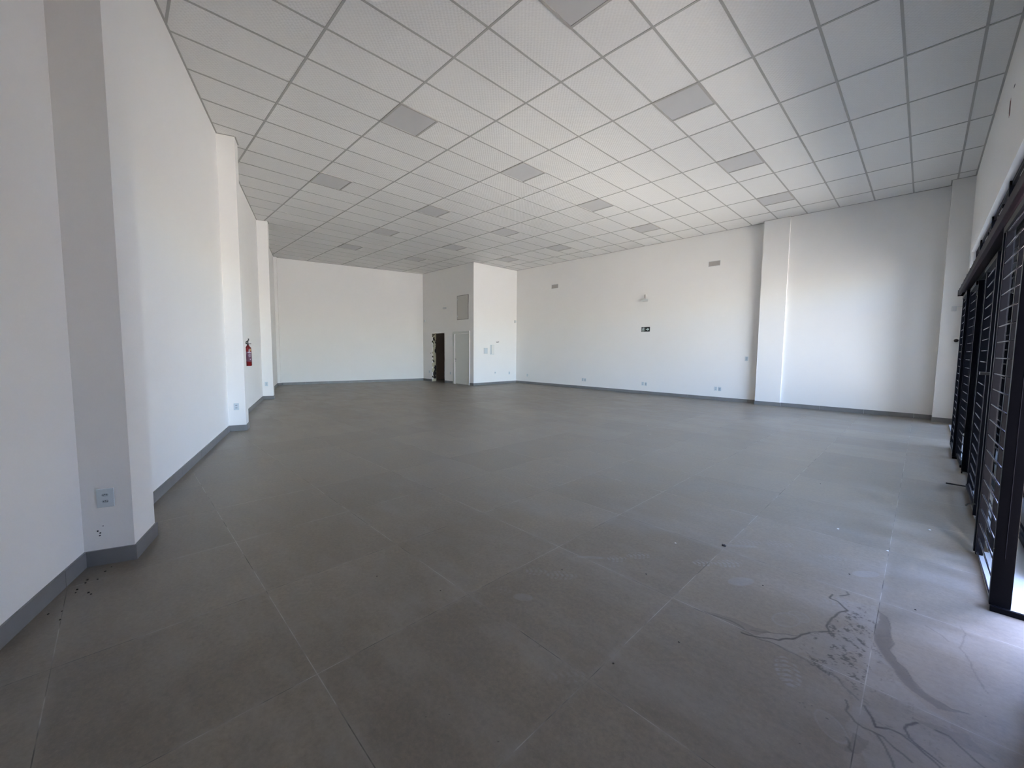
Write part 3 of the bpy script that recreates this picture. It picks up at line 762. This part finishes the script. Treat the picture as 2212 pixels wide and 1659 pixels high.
# hook / camera bracket high on left wall
p = left_at(-10.78)
hb = thing('wall_bracket', 'small white bracket high on the left wall above the fire extinguisher', 'bracket', None, mat=frame((p.x, p.y, 3.12), -dL, (0, 0, 1)))
lpart(MB().box(-.05, .05, -.05, .05, .0005, .05, .006), 'body', 'white_paint', hb)
mb = MB(); mb.tube([(0, .05, .01), (.01, .14, .01), (-.015, .20, .01)], .004); lpart(mb, 'cable', 'vent', hb)

# wall marks (holes) as small recessed patches
def blob(m, r, n=12, seed=0, sx=1, sy=1, mat='hole', name='screw_hole', label='small dark screw hole in the plaster', cat='hole', group=None, d=.0015):
    rnd = random.Random(seed); pts = [(sx * r * (.75 + .5 * rnd.random()) * math.cos(2 * math.pi * i_ / n), sy * r * (.75 + .5 * rnd.random()) * math.sin(2 * math.pi * i_ / n)) for i_ in range(n)]
    mb = MB(); mb.prism(pts, Matrix.Translation((0, 0, .0002)), d); o = mb.build(name, mat)
    o.matrix_world = m; tag(o, label, cat, group); return o
for k_, (o_, z_) in enumerate(((.071, .226), (.080, .194), (.083, .211), (.099, .255))):
    blob(colside(-3.686, o_, z_), .0045 if k_ != 3 else .003, seed=k_, label='dark screw hole below the socket on the nearest left pilaster', group='screw holes on the nearest pilaster')
blob(wallm('BS', -15.63, 1.278), .022, seed=7, label='round cable hole beside the broken doorway')
fm = frame((FRX, 7.35, 4.18), (0, 1, 0), (0, 0, 1)); fm = frame((FRX, 7.35, 4.18), (0, -1, 0), (0, 0, 1))
blob(fm, .05, 16, 3, 1.0, 2.0, 'brick_pink', 'plaster_damage', 'broken plaster patch high on the wall over the glass front', 'wall damage')
blob(frame((FRX - .0018, 7.37, 4.20), (0, -1, 0), (0, 0, 1)), .02, 12, 5, .8, 3.2, 'hole', 'wall_crack', 'dark gap in the broken plaster patch over the glass front', 'hole')
blob(frame((FRX, 7.10, 4.31), (0, -1, 0), (0, 0, 1)), .03, 12, 6, 1.6, .4, 'hole', 'wall_crack', 'dark crack above the broken plaster patch', 'hole')

# ------------------------------------------------------------------ threshold and glass front
SILL = [(3.40, .345), (4.33, .345), (4.33, .40), (5.22, .40), (5.22, .385), (6.20, .395), (6.20, .445), (7.12, .445), (7.12, .40), (8.05, .405), (8.05, .36), (9.0, .36), (9.0, .42), (OPY1, .42), (OPY1, FRX + .50), (3.40, FRX + .50)]
MB().prism([(x, y) for y, x in SILL], Matrix.Translation((0, 0, -.02)), .042).build('trim_10', 'stone', kind='structure')
gl = MB(); gx0, gx1 = .572, .632
MULL = [3.98, 5.63, 7.29, 8.97, 10.65]
top = MB()
top.box(gx0, gx1, OPY0, OPY1, OPZ - .05, OPZ); top.box(gx0, gx1, OPY0, OPY1, 2.46, 2.56)
top.box(gx0 + .005, gx1 - .005, OPY0, OPY1, .022, .075)
wf = MB()
wf.box(gx0, gx1, OPY0, OPY1, OPZ - .05, OPZ - .001, .003); wf.box(gx0 - .03, gx1, OPY0, OPY1, 2.42, 2.56, .003)
wf.box(gx0 + .01, gx1 - .01, 3.98, OPY1, .022, .080, .003)
wf.box(gx0, gx1, OPY0 + .001, OPY0 + .05, 0.001, OPZ - .05); wf.box(gx0, gx1, OPY1 - .05, OPY1 - .001, .022, OPZ - .05)
top.bm.free()
win = wf.build('window_1', 'black', kind='structure')
for y in MULL:
    MB().box(gx0 - .020, gx1 + .018, y - .025, y + .025, .022, 2.418, .003).build('mullion', 'black', parent=win)
    MB().box(gx0 - .018, gx1 - .002, y - .03, y + .03, 2.562, OPZ - .002, .003).build('transom_mullion', 'black', parent=win)
for y in [4.8, 6.46, 8.13, 9.81]:
    MB().box(gx0 + .004, gx1 - .008, y - .022, y + .022, 2.562, OPZ - .05, .003).build('transom_mullion', 'black', parent=win)
    MB().box(gx0 - .004, gx0 + .004, y - .17, y + .17, 3.16, 3.22, .001).build('transom_stay', 'grey_strip', parent=win)
ed = [OPY0 + .05] + sorted(MULL) + [OPY1 - .05]
for a, c in zip(ed, ed[1:]):
    MB().box(.600, .606, a + .026, c - .026, 2.565, OPZ - .055).build('transom_pane', 'glass', parent=win)
    if a >= 3.9: MB().box(.600, .606, a + .026, c - .026, .082, 2.415).build('pane', 'glass', parent=win)

# sliding steel grilles on the room side
LEAF = [(3.42, 4.33, .333, .324, .078), (4.36, 5.18, .400, .400, .045), (5.24, 6.25, .373, .385, .060), (6.285, 7.13, .432, .432, .045), (7.15, 8.06, .388, .372, .050), (8.08, 9.02, .345, .352, .055)]
LBL = ['closest to the camera, with the wide black post', 'on the rear track behind the closest one', 'third from the camera, with the latch', 'fourth from the camera on the rear track', 'fifth from the camera', 'farthest, against the corner pilaster']
for k_, (y0, y1, x0, x1, dp) in enumerate(LEAF):
    g_ = thing('security_grille', 'black barred sliding grille, %s' % LBL[k_], 'security grille', (x0, y0, 0), group='sliding steel grilles inside the glass front')
    TOPZ = 2.262
    def st(y, x, dx, w_, z0): 
        mb = MB(); mb.box(x, x + dx, y, y + w_, z0, TOPZ, .0025); return mb.build('stile', 'black', parent=g_)
    bpy.context.view_layer.update()
    st(y0, x0, dp, .04, .024)
    st(y1 - .05, x1, .05, .045, .024 if k_ < 5 else .075)
    if k_ == 0:
        mb = MB(); mb.box(x0 + .040, x0 + .042, y0 - .0012, y0 + .001, .30, TOPZ); mb.build('stile_seam', 'rod', parent=g_)
        st(y1 - .11, x1 + .006, .035, .03, .024)
    mb = MB(); zt = .042 if k_ == 0 else .10
    z_ = zt; fx = lambda y: x0 + (x1 - x0) * (y - y0) / (y1 - y0)
    while z_ < TOPZ - .04:
        ya, yb = y0 + .038, y1 - .045
        mb.cyl((fx(ya) + .012, ya, z_), (fx(yb) + .012, yb, z_), .0045, seg=10); z_ += .1035
    mb.build('bars', 'rod', parent=g_, smooth=True)
    mb = MB(); mb.box(min(x0, x1), min(x0, x1) + .04, y0 + .04, y1 - .05, TOPZ - .045, TOPZ - .002, .002)
    mb.build('top_rail', 'black', parent=g_)
    mb = MB()
    if k_ not in (0,): mb.box(min(x0, x1) + .004, min(x0, x1) + .034, y0 + .04, y1 - .05, .055, .085, .002)
    if k_: mb.build('bottom_rail', 'black', parent=g_)
    if k_ == 2:
        mb = MB(); mb.box(x0 - .035, x0 + .03, y0 - .03, y0 + .06, 1.24, 1.262, .002); mb.build('latch', 'black_plastic', parent=g_)
        mb = MB(); mb.tube([(x0 + .01, y0 - .01, .13), (x0 - .03, y0 - .01, .12), (x0 - .045, y0 - .01, .10)], .006); mb.build('drop_bolt', 'black_plastic', parent=g_)
    if k_ == 3:
        mb = MB(); mb.tube([(x0 + .02, y0 - .013, .040), (x0 - .19, y0 - .013, .042)], .0075); mb.build('drop_bolt', 'black_plastic', parent=g_)
# dark guide bars across the threshold
for y, xx0, lb_ in ((3.40, .335, 'beside the wide black post'), (8.06, .345, 'near the far grille'), (7.14, .388, 'at the fifth grille')):
    o = MB().box(xx0, .57, y - .012, y + .006, .0005, .030, .002).build('floor_guide', 'black'); tag(o, 'low black floor guide across the threshold %s' % lb_, 'floor guide', 'floor guides of the grilles')
# top rail
tr = thing('grille_track', 'long dark steel top rail carrying the sliding grilles', 'track', (.30, 9.05, 2.28))
bpy.context.view_layer.update()
mb = MB(); mb.box(.300, .330, 3.175, 9.05, 2.285, 2.362, .006); mb.build('front_rail', 'railtop', parent=tr)
mb = MB(); mb.box(.330, .400, 3.175, 9.05, 2.325, 2.350, .002); mb.build('top_flange', 'railtop', parent=tr)
mb = MB(); mb.box(.400, .470, 3.175, 9.05, 2.270, 2.40, .004); mb.box(.47, .575, 3.175, 9.03, 2.345, 2.405, .004); mb.build('rear_rail', 'black', parent=tr)
mb = MB(); mb.box(.296, .40, 9.048, 9.056, 2.275, 2.365); mb.build('end_plate', 'black', parent=tr)
y = 8.98
while y > 3.5:
    mb = MB(); mb.box(.303, .322, y - .02, y + .02, 2.360, 2.382, .002); mb.build('bolt_head', 'black', parent=tr); y -= .50

# ------------------------------------------------------------------ outside
MB().box(FRX + .23, 70, -60, 90, -.30, -.03).build('ground', 'pave', kind='structure')
def hedge(x, y, s, label):
    mb = MB(); rnd = random.Random(int(x * 10 + y))
    bmesh.ops.create_icosphere(mb.bm, subdivisions=4, radius=1)
    for v in mb.bm.verts:
        f = 1 + .35 * mnoise.noise(v.co * 2.3 + Vector((x, y, 0))) + .12 * mnoise.noise(v.co * 9)
        v.co = Vector((v.co.x * f * s * 1.3, v.co.y * f * s * 1.3, (v.co.z * f + .8) * s))
    o = mb.build('shrub', 'leaf'); o.location = (x, y, -.05); tag(o, label, 'shrub')
hedge(2.6, 34, .8, 'low green shrub far outside seen between the grille posts')
hedge(5.4, 38, 1.0, 'rounder green shrub far outside beyond the paving')

# ------------------------------------------------------------------ debris on the floor
def lump(x, y, r, mat, label, group, seed):
    mb = MB(); bmesh.ops.create_icosphere(mb.bm, subdivisions=2, radius=r)
    for v in mb.bm.verts:
        f = 1 + .5 * mnoise.noise(v.co / r * 1.3 + Vector((seed, 0, 0))); v.co = Vector((v.co.x * f * 1.3, v.co.y * f, max(-.3 * r, v.co.z * f * .6) + .3 * r))
    o = mb.build('debris' if mat == 'rubble' else 'grit', mat); o.location = (x, y, 0); tag(o, label, 'debris', group)
lump(-16.98, 9.85, .05, 'rubble', 'white plaster lump on the floor at the far back corner', None, 1)
lump(-16.75, 9.82, .03, 'rubble', 'smaller white chip beside the plaster lump in the far corner', None, 2)
lump(-.938, 3.12, .012, 'pebble', 'dark pebble on the joint in the middle of the floor', None, 3)
lump(.114, 4.62, .007, 'rubble', 'tiny white chip on the floor near the grilles', None, 4)
rnd = random.Random(12)
for k_ in range(14):
    t_ = rnd.random(); pp = left_at(-3.0 - 1.2 * t_) + nL * (.06 + .12 * rnd.random())
    if k_ > 6: pp = left_at(-3.72 + .25 * rnd.random()) + nL * (.08 + .10 * rnd.random()) - dL * (.05 + .2 * rnd.random())
    lump(pp.x, pp.y, .003 + .004 * rnd.random(), 'pebble', 'tiny dark crumb on the floor along the near left wall', 'crumbs along the left wall', k_ + 20)
for k_, (x, y) in enumerate(((-1.55, 2.0), (-1.15, 2.35), (-.75, 1.9), (-1.9, 1.3), (-.6, 2.75), (-.9, 1.55), (-2.3, 1.1), (-.25, 3.3), (.05, 3.1), (-.7, 5.4))):
    lump(x, y, .0035, 'pebble', 'tiny dark crumb lying on the open floor', 'crumbs on the open floor', k_ + 50)
for k_, (x, y) in enumerate(((-1.2, 2.9), (-.4, 4.1), (-3.2, 6.5), (-3.6, 7.2), (-.1, 3.9))):
    lump(x, y, .006, 'rubble', 'tiny white chip lying on the open floor', 'white chips on the open floor', k_ + 70)
